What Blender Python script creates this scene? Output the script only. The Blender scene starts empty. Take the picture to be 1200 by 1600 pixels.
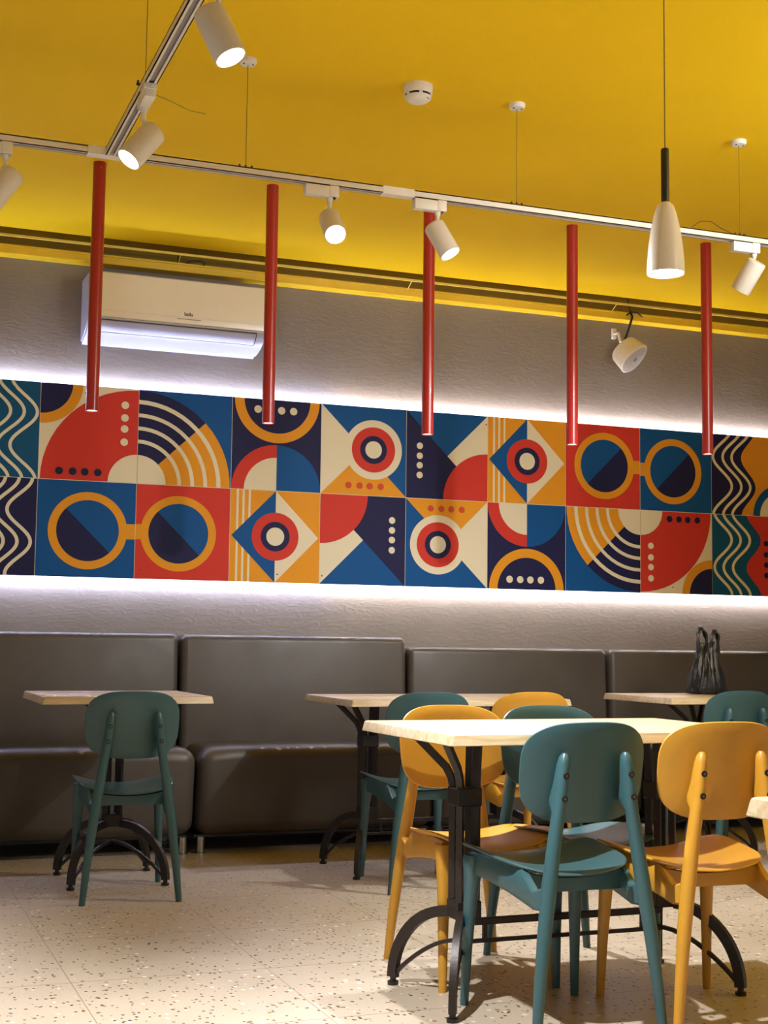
import bpy, bmesh, math, random
from mathutils import Vector, Matrix

C = bpy.context.scene.collection
random.seed(7)
PI = math.pi

# ------------------------------------------------------------------ materials
def lin(c):
    def f(v):
        v /= 255.0
        return v/12.92 if v <= 0.04045 else ((v+0.055)/1.055)**2.4
    return (f(c[0]), f(c[1]), f(c[2]), 1.0)

def mat(name, rgb, rough=0.5, metal=0.0, noise=0.0, nscale=40.0, bump=0.0, bscale=120.0, spec=0.5,
        emit=None, estr=0.0, coat=0.0):
    m = bpy.data.materials.new(name); m.use_nodes = True
    nt = m.node_tree; b = nt.nodes['Principled BSDF']
    col = lin(rgb)
    b.inputs['Base Color'].default_value = col
    b.inputs['Roughness'].default_value = rough
    b.inputs['Metallic'].default_value = metal
    b.inputs['Specular IOR Level'].default_value = spec
    if coat: b.inputs['Coat Weight'].default_value = coat
    geo = nt.nodes.new('ShaderNodeNewGeometry')
    if noise:
        n = nt.nodes.new('ShaderNodeTexNoise'); n.inputs['Scale'].default_value = nscale
        n.inputs['Detail'].default_value = 4
        nt.links.new(geo.outputs['Position'], n.inputs['Vector'])
        r = nt.nodes.new('ShaderNodeValToRGB')
        r.color_ramp.elements[0].position = 0.3; r.color_ramp.elements[1].position = 0.7
        r.color_ramp.elements[0].color = tuple(x*(1-noise) for x in col[:3])+(1,)
        r.color_ramp.elements[1].color = tuple(min(1, x*(1+noise)) for x in col[:3])+(1,)
        nt.links.new(n.outputs['Fac'], r.inputs['Fac'])
        nt.links.new(r.outputs['Color'], b.inputs['Base Color'])
    if bump:
        n2 = nt.nodes.new('ShaderNodeTexNoise'); n2.inputs['Scale'].default_value = bscale
        n2.inputs['Detail'].default_value = 3
        nt.links.new(geo.outputs['Position'], n2.inputs['Vector'])
        bp = nt.nodes.new('ShaderNodeBump'); bp.inputs['Strength'].default_value = bump
        bp.inputs['Distance'].default_value = 0.01
        nt.links.new(n2.outputs['Fac'], bp.inputs['Height'])
        nt.links.new(bp.outputs['Normal'], b.inputs['Normal'])
    if emit:
        b.inputs['Emission Color'].default_value = lin(emit)
        b.inputs['Emission Strength'].default_value = estr
    return m

M = {}
M['ceil'] = mat('yellow_ceiling_paint', (240, 198, 0), 0.8, bump=0.10, bscale=260, noise=0.03, nscale=1.4, spec=0.1)
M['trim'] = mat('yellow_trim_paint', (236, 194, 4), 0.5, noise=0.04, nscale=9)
M['trim_shaded'] = mat('yellow_recess_shade_tone', (150, 122, 6), 0.7, noise=0.06, nscale=6)  # trim yellow darkened to carry the shade of the recess
M['batten'] = mat('pale_yellow_profile', (244, 212, 80), 0.5, noise=0.04, nscale=8)
M['red'] = mat('red_enamel', (162, 34, 28), 0.32, noise=0.03, nscale=20, coat=0.2)
M['white'] = mat('white_lacquer', (222, 214, 200), 0.35, noise=0.015, nscale=30)
M['white_mat'] = mat('white_satin', (232, 226, 214), 0.45, noise=0.015, nscale=30)
M['ac'] = mat('white_gloss_plastic', (226, 216, 196), 0.2, noise=0.01, nscale=20, coat=0.4)
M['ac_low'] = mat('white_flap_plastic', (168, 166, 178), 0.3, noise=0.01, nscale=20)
M['grey'] = mat('grey_plastic', (120, 120, 122), 0.5, noise=0.02, nscale=30)
M['lgrey'] = mat('light_grey_grille', (188, 184, 182), 0.6, noise=0.05, nscale=300)
M['groove'] = mat('track_groove', (150, 144, 142), 0.5, metal=0.0, noise=0.03, nscale=60)
M['dark'] = mat('dark_slot', (22, 18, 16), 0.6, noise=0.05, nscale=60)
M['black'] = mat('black_plastic', (24, 22, 22), 0.4, noise=0.05, nscale=60)
M['cable'] = mat('steel_cable', (120, 98, 40), 0.5, metal=0.4, noise=0.05, nscale=80)
M['cord'] = mat('grey_cord', (120, 104, 60), 0.6, noise=0.05, nscale=80)
M['iron'] = mat('dark_iron', (44, 36, 32), 0.42, metal=0.35, noise=0.12, nscale=60, bump=0.05)
M['chrome'] = mat('brushed_chrome', (190, 182, 168), 0.25, metal=1.0, noise=0.05, nscale=80)
M['teal_p'] = mat('teal_moulded_plastic', (54, 86, 91), 0.36, noise=0.04, nscale=14, bump=0.03, bscale=500)
M['yellow_p'] = mat('mustard_moulded_plastic', (190, 138, 38), 0.38, noise=0.04, nscale=14, bump=0.03, bscale=500)
M['bolt'] = mat('steel_bolt', (110, 108, 102), 0.4, metal=0.8, noise=0.04, nscale=60)
M['bag'] = mat('thin_black_polythene', (20, 18, 17), 0.36, noise=0.1, nscale=30, bump=0.15, bscale=45)
M['warm_em'] = mat('warm_lamp_glow', (255, 250, 240), 0.4, noise=0.01, emit=(255, 238, 214), estr=14)
M['tube_em'] = mat('tube_lamp_glow', (255, 240, 225), 0.4, noise=0.01, emit=(255, 222, 196), estr=5)
M['led'] = mat('cool_led_glow', (245, 245, 255), 0.5, noise=0.01, emit=(218, 222, 255), estr=135)
M['led_w'] = mat('neutral_led_glow', (255, 245, 240), 0.5, noise=0.01, emit=(250, 240, 240), estr=135)

def leather():
    m = mat('brown_grey_leatherette', (72, 65, 58), 0.36, noise=0.14, nscale=2.2, bump=0.12, bscale=380, spec=0.45)
    nt = m.node_tree; b = nt.nodes['Principled BSDF']
    geo = nt.nodes.new('ShaderNodeNewGeometry')
    n = nt.nodes.new('ShaderNodeTexNoise'); n.inputs['Scale'].default_value = 7; n.inputs['Detail'].default_value = 2
    nt.links.new(geo.outputs['Position'], n.inputs['Vector'])
    mr = nt.nodes.new('ShaderNodeMapRange'); mr.inputs[1].default_value = 0.3; mr.inputs[2].default_value = 0.7
    mr.inputs[3].default_value = 0.30; mr.inputs[4].default_value = 0.46
    nt.links.new(n.outputs['Fac'], mr.inputs[0]); nt.links.new(mr.outputs[0], b.inputs['Roughness'])
    return m
M['leather'] = leather()
M['scuff'] = mat('torn_lining', (168, 156, 140), 0.8, noise=0.1, nscale=90)

def wall_mat():
    m = mat('grey_brown_textured_plaster', (126, 116, 106), 0.62, noise=0.06, nscale=3, spec=0.4)
    nt = m.node_tree; b = nt.nodes['Principled BSDF']
    geo = nt.nodes.new('ShaderNodeNewGeometry')
    mp = nt.nodes.new('ShaderNodeMapping'); mp.inputs['Scale'].default_value = (6.5, 6.5, 19.0)
    nt.links.new(geo.outputs['Position'], mp.inputs['Vector'])
    n = nt.nodes.new('ShaderNodeTexNoise'); n.inputs['Scale'].default_value = 1.6; n.inputs['Detail'].default_value = 5
    n.inputs['Distortion'].default_value = 1.6
    nt.links.new(mp.outputs[0], n.inputs['Vector'])
    r = nt.nodes.new('ShaderNodeValToRGB')
    r.color_ramp.elements[0].position = 0.46; r.color_ramp.elements[1].position = 0.58
    nt.links.new(n.outputs['Fac'], r.inputs['Fac'])
    n2 = nt.nodes.new('ShaderNodeTexNoise'); n2.inputs['Scale'].default_value = 22; n2.inputs['Detail'].default_value = 4
    nt.links.new(mp.outputs[0], n2.inputs['Vector'])
    ad = nt.nodes.new('ShaderNodeMath'); ad.operation = 'MULTIPLY_ADD'; ad.inputs[1].default_value = 0.25
    nt.links.new(n2.outputs['Fac'], ad.inputs[0]); nt.links.new(r.outputs['Color'], ad.inputs[2])
    bp = nt.nodes.new('ShaderNodeBump'); bp.inputs['Strength'].default_value = 0.115; bp.inputs['Distance'].default_value = 0.006
    nt.links.new(ad.outputs[0], bp.inputs['Height']); nt.links.new(bp.outputs['Normal'], b.inputs['Normal'])
    return m
M['wall'] = wall_mat()

def floor_mat():
    m = bpy.data.materials.new('flecked_beige_floor_tile'); m.use_nodes = True
    nt = m.node_tree; b = nt.nodes['Principled BSDF']; L = nt.links
    b.inputs['Roughness'].default_value = 0.38
    geo = nt.nodes.new('ShaderNodeNewGeometry')
    def fleck(scale, thr, rthr, stretch):
        mp = nt.nodes.new('ShaderNodeMapping'); mp.inputs['Scale'].default_value = stretch
        L.new(geo.outputs['Position'], mp.inputs['Vector'])
        v = nt.nodes.new('ShaderNodeTexVoronoi'); v.inputs['Scale'].default_value = scale
        L.new(mp.outputs[0], v.inputs['Vector'])
        nz = nt.nodes.new('ShaderNodeTexNoise'); nz.inputs['Scale'].default_value = scale*1.8
        L.new(mp.outputs[0], nz.inputs['Vector'])
        ad = nt.nodes.new('ShaderNodeMath'); ad.operation = 'MULTIPLY_ADD'; ad.inputs[1].default_value = 0.5
        L.new(nz.outputs['Fac'], ad.inputs[0]); L.new(v.outputs['Distance'], ad.inputs[2])
        lt = nt.nodes.new('ShaderNodeMath'); lt.operation = 'LESS_THAN'; lt.inputs[1].default_value = thr
        L.new(ad.outputs[0], lt.inputs[0])
        sep = nt.nodes.new('ShaderNodeSeparateColor'); L.new(v.outputs['Color'], sep.inputs[0])
        gt = nt.nodes.new('ShaderNodeMath'); gt.operation = 'GREATER_THAN'; gt.inputs[1].default_value = rthr
        L.new(sep.outputs[0], gt.inputs[0])
        mu = nt.nodes.new('ShaderNodeMath'); mu.operation = 'MULTIPLY'
        L.new(lt.outputs[0], mu.inputs[0]); L.new(gt.outputs[0], mu.inputs[1])
        return mu.outputs[0]
    def mix(fac, a, bb):
        mx = nt.nodes.new('ShaderNodeMix'); mx.data_type = 'RGBA'
        if isinstance(fac, float): mx.inputs[0].default_value = fac
        else: L.new(fac, mx.inputs[0])
        for s, v in ((6, a), (7, bb)):
            if isinstance(v, tuple): mx.inputs[s].default_value = v
            else: L.new(v, mx.inputs[s])
        return mx.outputs[2]
    n = nt.nodes.new('ShaderNodeTexNoise'); n.inputs['Scale'].default_value = 2.2; n.inputs['Detail'].default_value = 6
    L.new(geo.outputs['Position'], n.inputs['Vector'])
    base = mix(n.outputs['Fac'], lin((160, 146, 126)), lin((186, 172, 151)))
    c1 = mix(fleck(36, 0.45, 0.38, (1, .75, 1)), base, lin((118, 96, 74)))
    c2 = mix(fleck(28, 0.43, 0.6, (1.1, .8, 1)), c1, lin((206, 195, 176)))
    c3 = mix(fleck(50, 0.46, 0.50, (1, .75, 1)), c2, lin((78, 60, 44)))
    sp = nt.nodes.new('ShaderNodeSeparateXYZ'); L.new(geo.outputs['Position'], sp.inputs[0])
    def line(out, off, per, w):
        a = nt.nodes.new('ShaderNodeMath'); a.operation = 'ADD'; a.inputs[1].default_value = -off+per*40
        L.new(out, a.inputs[0])
        f = nt.nodes.new('ShaderNodeMath'); f.operation = 'PINGPONG'; f.inputs[1].default_value = per/2
        L.new(a.outputs[0], f.inputs[0])
        lt = nt.nodes.new('ShaderNodeMath'); lt.operation = 'LESS_THAN'; lt.inputs[1].default_value = w
        L.new(f.outputs[0], lt.inputs[0]); return lt.outputs[0]
    lx = line(sp.outputs[0], -0.19, 0.589, 0.0013); ly = line(sp.outputs[1], -2.766, 0.596, 0.0022)
    mx = nt.nodes.new('ShaderNodeMath'); mx.operation = 'MAXIMUM'; L.new(lx, mx.inputs[0]); L.new(ly, mx.inputs[1])
    mh = nt.nodes.new('ShaderNodeMath'); mh.operation = 'MULTIPLY'; mh.inputs[1].default_value = 0.75; L.new(mx.outputs[0], mh.inputs[0])
    c4 = mix(mh.outputs[0], c3, lin((112, 92, 66)))
    L.new(c4, b.inputs['Base Color'])
    return m
M['floor'] = floor_mat()

def wood_mat(name, a, bcol):
    m = bpy.data.materials.new(name); m.use_nodes = True
    nt = m.node_tree; b = nt.nodes['Principled BSDF']; L = nt.links
    b.inputs['Roughness'].default_value = 0.34
    tc = nt.nodes.new('ShaderNodeTexCoord')
    mp = nt.nodes.new('ShaderNodeMapping'); mp.inputs['Scale'].default_value = (3, 26, 26)
    L.new(tc.outputs['Object'], mp.inputs['Vector'])
    n = nt.nodes.new('ShaderNodeTexNoise'); n.inputs['Scale'].default_value = 2.4; n.inputs['Detail'].default_value = 6
    n.inputs['Distortion'].default_value = 0.5
    L.new(mp.outputs[0], n.inputs['Vector'])
    r = nt.nodes.new('ShaderNodeValToRGB'); r.color_ramp.elements[0].position = 0.34; r.color_ramp.elements[1].position = 0.66
    r.color_ramp.elements[0].color = lin(a); r.color_ramp.elements[1].color = lin(bcol)
    L.new(n.outputs['Fac'], r.inputs['Fac']); L.new(r.outputs['Color'], b.inputs['Base Color'])
    return m
M['oak'] = wood_mat('pale_oak_laminate', (176, 152, 114), (202, 183, 146))

PAL = {'cream': (222, 212, 184), 'red': (198, 52, 36), 'blue': (8, 77, 142), 'navy': (25, 25, 70),
       'yellow': (220, 148, 14), 'teal': (12, 78, 120), 'dot': (92, 76, 58), 'inkdot': (22, 30, 62), 'reddot': (196, 74, 44)}
for k, v in PAL.items():
    M['p_'+k] = mat('mural_print_'+k, v, 0.6, noise=0.025, nscale=220, spec=0.2)

# ------------------------------------------------------------------ mesh helpers
def link(o, parent=None):
    C.objects.link(o)
    if parent is not None: o.parent = parent
    return o

def obj(name, bm, m, parent=None, smooth=False, loc=None):
    bmesh.ops.recalc_face_normals(bm, faces=bm.faces)
    me = bpy.data.meshes.new(name); bm.to_mesh(me); bm.free()
    for mm in (m if isinstance(m, (list, tuple)) else [m]): me.materials.append(mm)
    if smooth:
        for p in me.polygons: p.use_smooth = True
        me.set_sharp_from_angle(angle=math.radians(38))
    o = bpy.data.objects.new(name, me)
    if loc is not None: o.location = loc
    return link(o, parent)

def thing(name, label, cat, loc=(0, 0, 0), rotz=0.0, group=None):
    o = bpy.data.objects.new(name, None); o.empty_display_size = 0.05
    o.location = loc; o.rotation_euler = (0, 0, rotz)
    C.objects.link(o); tag(o, label, cat, group); return o

def tag(o, label, cat, group=None):
    o['label'] = label; o['category'] = cat
    if group: o['group'] = group
    return o

def struct(o):
    o['kind'] = 'structure'; return o

def dup(root, loc, rotz, label, group=None):
    def cp(o, par):
        c = o.copy(); C.objects.link(c)
        if par is not None: c.parent = par
        for ch in list(o.children): cp(ch, c)
        return c
    r = cp(root, None); r.location = loc; r.rotation_euler = (0, 0, rotz); r['label'] = label
    if group: r['group'] = group
    return r

def box(bm, x0, x1, y0, y1, z0, z1, bev=0.0, seg=2):
    t = bmesh.new(); bmesh.ops.create_cube(t, size=1)
    for v in t.verts:
        v.co = Vector((x0+(v.co.x+.5)*(x1-x0), y0+(v.co.y+.5)*(y1-y0), z0+(v.co.z+.5)*(z1-z0)))
    if bev: bmesh.ops.bevel(t, geom=list(t.edges), offset=bev, segments=seg, profile=0.5, affect='EDGES')
    merge(bm, t); return bm

def merge(bm, t, mtx=None):
    if mtx is not None: bmesh.ops.transform(t, matrix=mtx, verts=t.verts)
    mp = {v: bm.verts.new(v.co) for v in t.verts}
    for f in t.faces:
        try:
            nf = bm.faces.new([mp[v] for v in f.verts]); nf.material_index = f.material_index
        except ValueError: pass
    t.free()

def frame_of(d):
    d = Vector(d).normalized()
    a = Vector((0, 0, 1)) if abs(d.z) < 0.9 else Vector((1, 0, 0))
    u = d.cross(a).normalized(); v = u.cross(d).normalized()
    return u, v, d

def bridge(bm, rings, closed=True, cap=True):
    n = len(rings[0])
    for a, b in zip(rings[:-1], rings[1:]):
        for i in range(n if closed else n-1):
            j = (i+1) % n
            bm.faces.new((a[i], a[j], b[j], b[i]))
    if cap:
        bm.faces.new(rings[0][::-1]); bm.faces.new(rings[-1])

def tube(bm, pts, r, n=8, cap=True):
    pts = [Vector(p) for p in pts]
    rs = r if isinstance(r, (list, tuple)) else [r]*len(pts)
    rings = []; u = None
    for i, p in enumerate(pts):
        d = (pts[min(i+1, len(pts)-1)]-pts[max(i-1, 0)]).normalized()
        if u is None: u, v, _ = frame_of(d)
        else:
            u = (u-d*u.dot(d)).normalized(); v = u.cross(d).normalized()
        rings.append([bm.verts.new(p+(u*math.cos(2*PI*k/n)+v*math.sin(2*PI*k/n))*rs[i]) for k in range(n)])
    bridge(bm, rings, True, cap); return bm

def bar(bm, pts, side, w, h):
    """rectangular bar along pts; side = constant width direction, w across it, h in the plane of the bend"""
    pts = [Vector(p) for p in pts]; side = Vector(side).normalized(); rings = []
    for i, p in enumerate(pts):
        d = (pts[min(i+1, len(pts)-1)]-pts[max(i-1, 0)]).normalized()
        nrm = d.cross(side).normalized()
        rings.append([bm.verts.new(p+side*a*w/2+nrm*b*h/2) for a, b in ((-1, -1), (1, -1), (1, 1), (-1, 1))])
    bridge(bm, rings); return bm

def lathe(bm, prof, n=32, mtx=None, cap0=True, cap1=True):
    t = bmesh.new(); rings = []
    for r, z in prof:
        rings.append([t.verts.new((r*math.cos(2*PI*k/n), r*math.sin(2*PI*k/n), z)) for k in range(n)])
    for a, b in zip(rings[:-1], rings[1:]):
        for i in range(n): t.faces.new((a[i], a[(i+1) % n], b[(i+1) % n], b[i]))
    if cap0: t.faces.new(rings[0][::-1])
    if cap1: t.faces.new(rings[-1])
    merge(bm, t, mtx); return bm

def along(p, d):
    u, v, w = frame_of(d)
    return Matrix.Translation(Vector(p)) @ Matrix((u, v, w)).transposed().to_4x4()

def loft(bm, secs, n=14):
    """secs: (x, y, z, rx, ry, exponent)"""
    rings = []
    for x, y, z, rx, ry, e in secs:
        ring = []
        for k in range(n):
            a = 2*PI*k/n; c, s = math.cos(a), math.sin(a)
            ring.append(bm.verts.new((x+rx*math.copysign(abs(c)**(2/e), c), y+ry*math.copysign(abs(s)**(2/e), s), z)))
        rings.append(ring)
    bridge(bm, rings); return bm

# ------------------------------------------------------------------ setting
CEIL = 2.96
b = bmesh.new(); box(b, -5, 9, -10, 0.25, -0.06, 0.0); struct(obj('floor', b, M['floor']))
b = bmesh.new(); box(b, -5, 9, 0.05, 0.25, 0.0, 3.12); struct(obj('wall_back', b, M['wall']))
b = bmesh.new(); box(b, -5, 9, -10, -0.19, CEIL, CEIL+0.16); struct(obj('ceiling', b, M['ceil']))
# recess above the wall: yellow upper strip and lid with shade put into their colour, batten and the boxed beam along the wall head
b = bmesh.new(); box(b, -5, 9, 0.035, 0.05, 2.885, 3.12); struct(obj('trim_1', b, M['trim_shaded']))
b = bmesh.new(); box(b, -5, 9, -0.19, 0.05, 3.12, 3.16); struct(obj('trim_2', b, M['trim_shaded']))
b = bmesh.new(); box(b, -5, 9, -0.105, -0.095, 2.941, 2.953, 0.001)
for xs in (-.35, .66, 1.93, 3.20, 4.45): tube(b, [(xs, -.099, 2.945), (xs, -.04, 2.914)], .0022, 6)
struct(obj('trim_3', b, M['batten']))
b = bmesh.new(); box(b, -5, 9, -0.035, 0.05, 2.874, 2.916, 0.003)
box(b, -5, 9, -0.043, -0.035, 2.909, 2.918)
for xs in (0.74, 2.05, 3.05, 3.72): box(b, xs, xs+0.0025, -0.0362, -0.03, 2.876, 2.912)
struct(obj('trim_4', b, M['trim']))

# ------------------------------------------------------------------ mural
MT, TW, TH = 2.254, 0.4864, 0.48
def disc(cx, cy, r, n=56, a0=0.0, a1=360.0):
    if a1-a0 >= 360: return [[(cx+r*math.cos(2*PI*k/n), cy+r*math.sin(2*PI*k/n)) for k in range(n)]]
    m = max(6, int(n*(a1-a0)/360))
    return [[(cx, cy)]+[(cx+r*math.cos(math.radians(a0+(a1-a0)*k/m)), cy+r*math.sin(math.radians(a0+(a1-a0)*k/m))) for k in range(m+1)]]
def ring(cx, cy, r0, r1, a0=0.0, a1=360.0, n=56):
    m = max(6, int(n*(a1-a0)/360)); out = []
    for k in range(m):
        t0, t1 = (math.radians(a0+(a1-a0)*q/m) for q in (k, k+1))
        out.append([(cx+r0*math.cos(t0), cy+r0*math.sin(t0)), (cx+r1*math.cos(t0), cy+r1*math.sin(t0)),
                    (cx+r1*math.cos(t1), cy+r1*math.sin(t1)), (cx+r0*math.cos(t1), cy+r0*math.sin(t1))])
    return out
def wave(c, amp, peak, per, w, n=40):
    f = lambda v: c+amp*math.cos(2*PI*(v-peak)/per)
    out = []
    for k in range(n):
        v0, v1 = k/n, (k+1)/n
        def hw(v):
            s = -amp*2*PI/per*math.sin(2*PI*(v-peak)/per); return w/2*math.sqrt(1+s*s)
        out.append([(f(v0)-hw(v0), v0), (f(v0)+hw(v0), v0), (f(v1)+hw(v1), v1), (f(v1)-hw(v1), v1)])
    return out
def right_of_wave(c, amp, peak, per, n=40):
    f = lambda v: c+amp*math.cos(2*PI*(v-peak)/per)
    return [[(f(k/n), k/n), (1, k/n), (1, (k+1)/n), (f((k+1)/n), (k+1)/n)] for k in range(n)]
def rect(x0, y0, x1, y1): return [[(x0, y0), (x1, y0), (x1, y1), (x0, y1)]]
def dots(pts, r): return [p for q in pts for p in disc(q[0], q[1], r, 20)]
def clip(poly):
    for ax, lim, sg in ((0, 0, 1), (0, 1, -1), (1, 0, 1), (1, 1, -1)):
        out = []
        for i, p in enumerate(poly):
            q = poly[(i+1) % len(poly)]
            ip, iq = (p[ax]-lim)*sg >= 0, (q[ax]-lim)*sg >= 0
            if ip: out.append(p)
            if ip != iq:
                t = (lim-p[ax])/(q[ax]-p[ax]); out.append((p[0]+t*(q[0]-p[0]), p[1]+t*(q[1]-p[1])))
        poly = out
        if len(poly) < 3: return []
    return poly
def flip(layers, fx, fy):
    return [(c, [[((1-x) if fx else x, (1-y) if fy else y) for x, y in p] for p in ps]) for c, ps in layers]

quarter = ('cream', [('red', disc(1, 0, .985)), ('yellow', disc(0, 1, .425)), ('navy', disc(0, 1, .32)),
           ('cream', dots([(.86, .82), (.86, .685), (.86, .567), (.86, .427)], .040)),
           ('inkdot', dots([(.206, .09), (.342, .09), (.465, .09), (.598, .09)], .040)), ('cream', disc(1, 0, .30))])
rainbow = ('blue', [('navy', disc(0, 0, .99)), ('yellow', disc(0, 0, .99, 56, -2, 44)),
           ('cream', ring(0, 0, .425, .465)+ring(0, 0, .565, .605)+ring(0, 0, .705, .745)+ring(0, 0, .845, .89)), ('cream', disc(0, 0, .30))])
halfring = ('navy', [('yellow', ring(.5, 1.0, .372, .478)), ('red', ring(.5, 0, .36, .5, 90, 180)), ('cream', disc(.5, 0, .36, 56, 90, 180)),
           ('blue', disc(.5, 0, .5, 56, 0, 90)), ('cream', dots([(.28, .885), (.415, .885), (.545, .885), (.68, .885)], .042))])
def eye(cx, cy, k):
    return [('red', disc(cx, cy, .262*k)), ('navy', disc(cx, cy, .162*k)), ('cream', disc(cx, cy, .100*k))]
bird = ('cream', [('blue', [[(0, 1), (1, 1), (1, 0)]]), ('yellow', [[(0, 0), (1, 0), (.5, .5)]]),
        ('cream', disc(.61, .517, .338)), *eye(.61, .517, .98),
        ('reddot', dots([(.32, .105), (.45, .105), (.57, .105), (.70, .105)], .037))])
blade = ('blue', [('navy', [[(0, 0), (0, 1), (1, 0)]]), ('cream', [[(1, 1), (.5, .5), (1, 0)]]), ('red', disc(1, 0, .55)),
         ('cream', dots([(.16, .60), (.16, .485), (.16, .376), (.16, .264)], .038))])
diamond = ('yellow', [('cream', rect(.065, 0, .088, 1)+rect(.13, 0, .153, 1)+rect(.197, 0, .22, 1)),
           ('blue', [[(.015, .5), (.5, .0), (.5, 1)]]), ('cream', [[(.985, .5), (.5, 1), (.5, 0)]]), *eye(.5, .5, 1.0)])
def lens(cx, cy, up):
    # a lens split by a 45 degree line, the darker half below
    s = -45 if not up else 45
    base = disc(cx, cy, .318)
    half = disc(cx, cy, .318, 56, -180+s, s) if up else disc(cx, cy, .318, 56, 180+s-0, 360+s)
    return [('blue', base), ('navy', half)]
def glasses(bg, cx, cy, side, up):
    br = rect(cx+.33, cy-.075, 1, cy+.085) if side > 0 else rect(0, cy-.075, cx-.33, cy+.085)
    return (bg, [('yellow', br), ('yellow', disc(cx, cy, .402)), *lens(cx, cy, up)])
tealwave = ('teal', [('cream', wave(.845, .13, .68, .70, .032)+wave(.715, .13, .68, .70, .032)+wave(.58, .13, .68, .70, .032)+wave(.44, .13, .68, .70, .032))])
navywave = ('navy', [('cream', wave(.83, .12, .345, .66, .034)+wave(.70, .12, .345, .66, .034)+wave(.565, .12, .345, .66, .034)+wave(.43, .12, .345, .66, .034))])
rnavy = ('navy', [('yellow', right_of_wave(.535, .105, .35, .73)), ('blue', disc(1, 0, .40)), ('cream', disc(1, 0, .30)),
         ('cream', wave(.155, .135, .35, .73, .036)+wave(.295, .135, .35, .73, .036)+wave(.425, .135, .35, .73, .036))])
rteal = ('teal', [('red', right_of_wave(.60, .105, .69, .69)), ('inkdot', dots([(.785, .66), (.785, .52), (.785, .39), (.785, .26)], .036)),
         ('cream', wave(.155, .125, .69, .69, .036)+wave(.285, .125, .69, .69, .036)+wave(.42, .125, .69, .69, .036))])
def F(t, fx, fy): return (t[0], flip(t[1], fx, fy))
GRID = {
 (-1, 0): (tealwave, 'teal panel with cream wavy lines'),
 (0, 0): (quarter, 'panel with red quarter circle and dots'),
 (1, 0): (rainbow, 'panel with navy and yellow striped quarter circle'),
 (2, 0): (halfring, 'navy panel with yellow half ring on top'),
 (3, 0): (bird, 'panel with round eye above yellow triangle'),
 (4, 0): (blade, 'panel with red quarter circle at lower right and navy triangle'),
 (5, 0): (diamond, 'orange panel with blue and cream diamond'),
 (6, 0): (glasses('red', .516, .506, 1, True), 'red panel with left half of round glasses'),
 (7, 0): (glasses('blue', .455, .49, -1, True), 'blue panel with right half of round glasses'),
 (8, 0): (rnavy, 'navy and orange panel with cream wavy lines'),
 (-1, 1): (navywave, 'navy panel with cream wavy lines'),
 (0, 1): (glasses('blue', .515, .485, 1, False), 'blue panel with left half of round glasses'),
 (1, 1): (glasses('red', .452, .49, -1, False), 'red panel with right half of round glasses'),
 (2, 1): (diamond, 'yellow panel with blue and cream diamond'),
 (3, 1): (F(blade, True, True), 'panel with red quarter circle at upper left and navy triangle'),
 (4, 1): (F(bird, True, True), 'panel with round eye below yellow triangle'),
 (5, 1): (F(halfring, False, True), 'navy panel with yellow half ring at bottom'),
 (6, 1): (F(rainbow, True, True), 'panel with yellow and navy striped quarter circle hanging down'),
 (7, 1): (F(quarter, True, True), 'panel with red quarter circle hanging from the top'),
 (8, 1): (rteal, 'teal and red panel with cream wavy lines'),
}
SCREW = {(-1, 0): (.74, .93), (0, 0): (.45, .92), (1, 1): (.06, .09), (2, 1): (.53, .09), (3, 1): (.03, .09), (4, 0): (.98, .9),
         (6, 0): (.9, .92), (8, 1): (.26, .1), (7, 1): (.44, .08), (-1, 1): (.78, .1)}
mural = thing('wall_mural', 'long geometric mural of square printed panels with glowing edges on the grey wall', 'mural', (4*TW, 0, MT-TH))
b = bmesh.new(); box(b, -5*TW+.004, 5*TW-.004, -0.0034, 0.014, -TH+.002, TH-.002)
obj('backing_board', b, M['p_cream'], mural)
names = list(PAL)
for (c, r), (tile, lab) in GRID.items():
    bm = bmesh.new()
    w, h = TW-.0024, TH-.0030
    ox, oz = (c-4)*TW+.0012, (-TH if r else 0)+.0015
    box(bm, ox, ox+w, -0.004, -0.0036, oz, oz+h)
    used = [tile[0]]
    layers = list(tile[1])
    if (c, r) in SCREW: layers.append(('dot', disc(*SCREW[(c, r)], .009, 10)))
    for li, (col, polys) in enumerate(layers):
        if col not in used: used.append(col)
        mi = used.index(col); yy = -0.004-0.00035*(li+1)
        for p in polys:
            p = clip(p)
            if len(p) < 3: continue
            vs = [bm.verts.new((ox+x*w, yy, oz+y*h)) for x, y in p]
            try:
                f = bm.faces.new(vs); f.material_index = mi
            except ValueError: pass
    o = obj('mural_panel', bm, [M['p_'+k] for k in used], mural)
    o['label'] = lab

# LED strips hidden behind the mural's edges, fixed to the wall
def led(z0, z1, lab):
    b = bmesh.new()
    x0, x1 = -0.9, 4.42
    xm = 1.55
    box(b, x0, xm, 0.0142, 0.0242, z0, z1); n0 = len(b.faces)
    box(b, xm, x1, 0.0142, 0.0242, z0, z1)
    b.faces.ensure_lookup_table()
    for f in b.faces[n0:]: f.material_index = 1
    o = obj('led_strip', b, [M['led'], M['led_w']], mural, loc=-mural.location)
    o['label'] = lab
led(MT-0.013, MT-0.003, 'white led strip glowing along the top edge of the mural')
led(MT-2*TH+0.003, MT-2*TH+0.013, 'white led strip glowing along the bottom edge of the mural')

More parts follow.
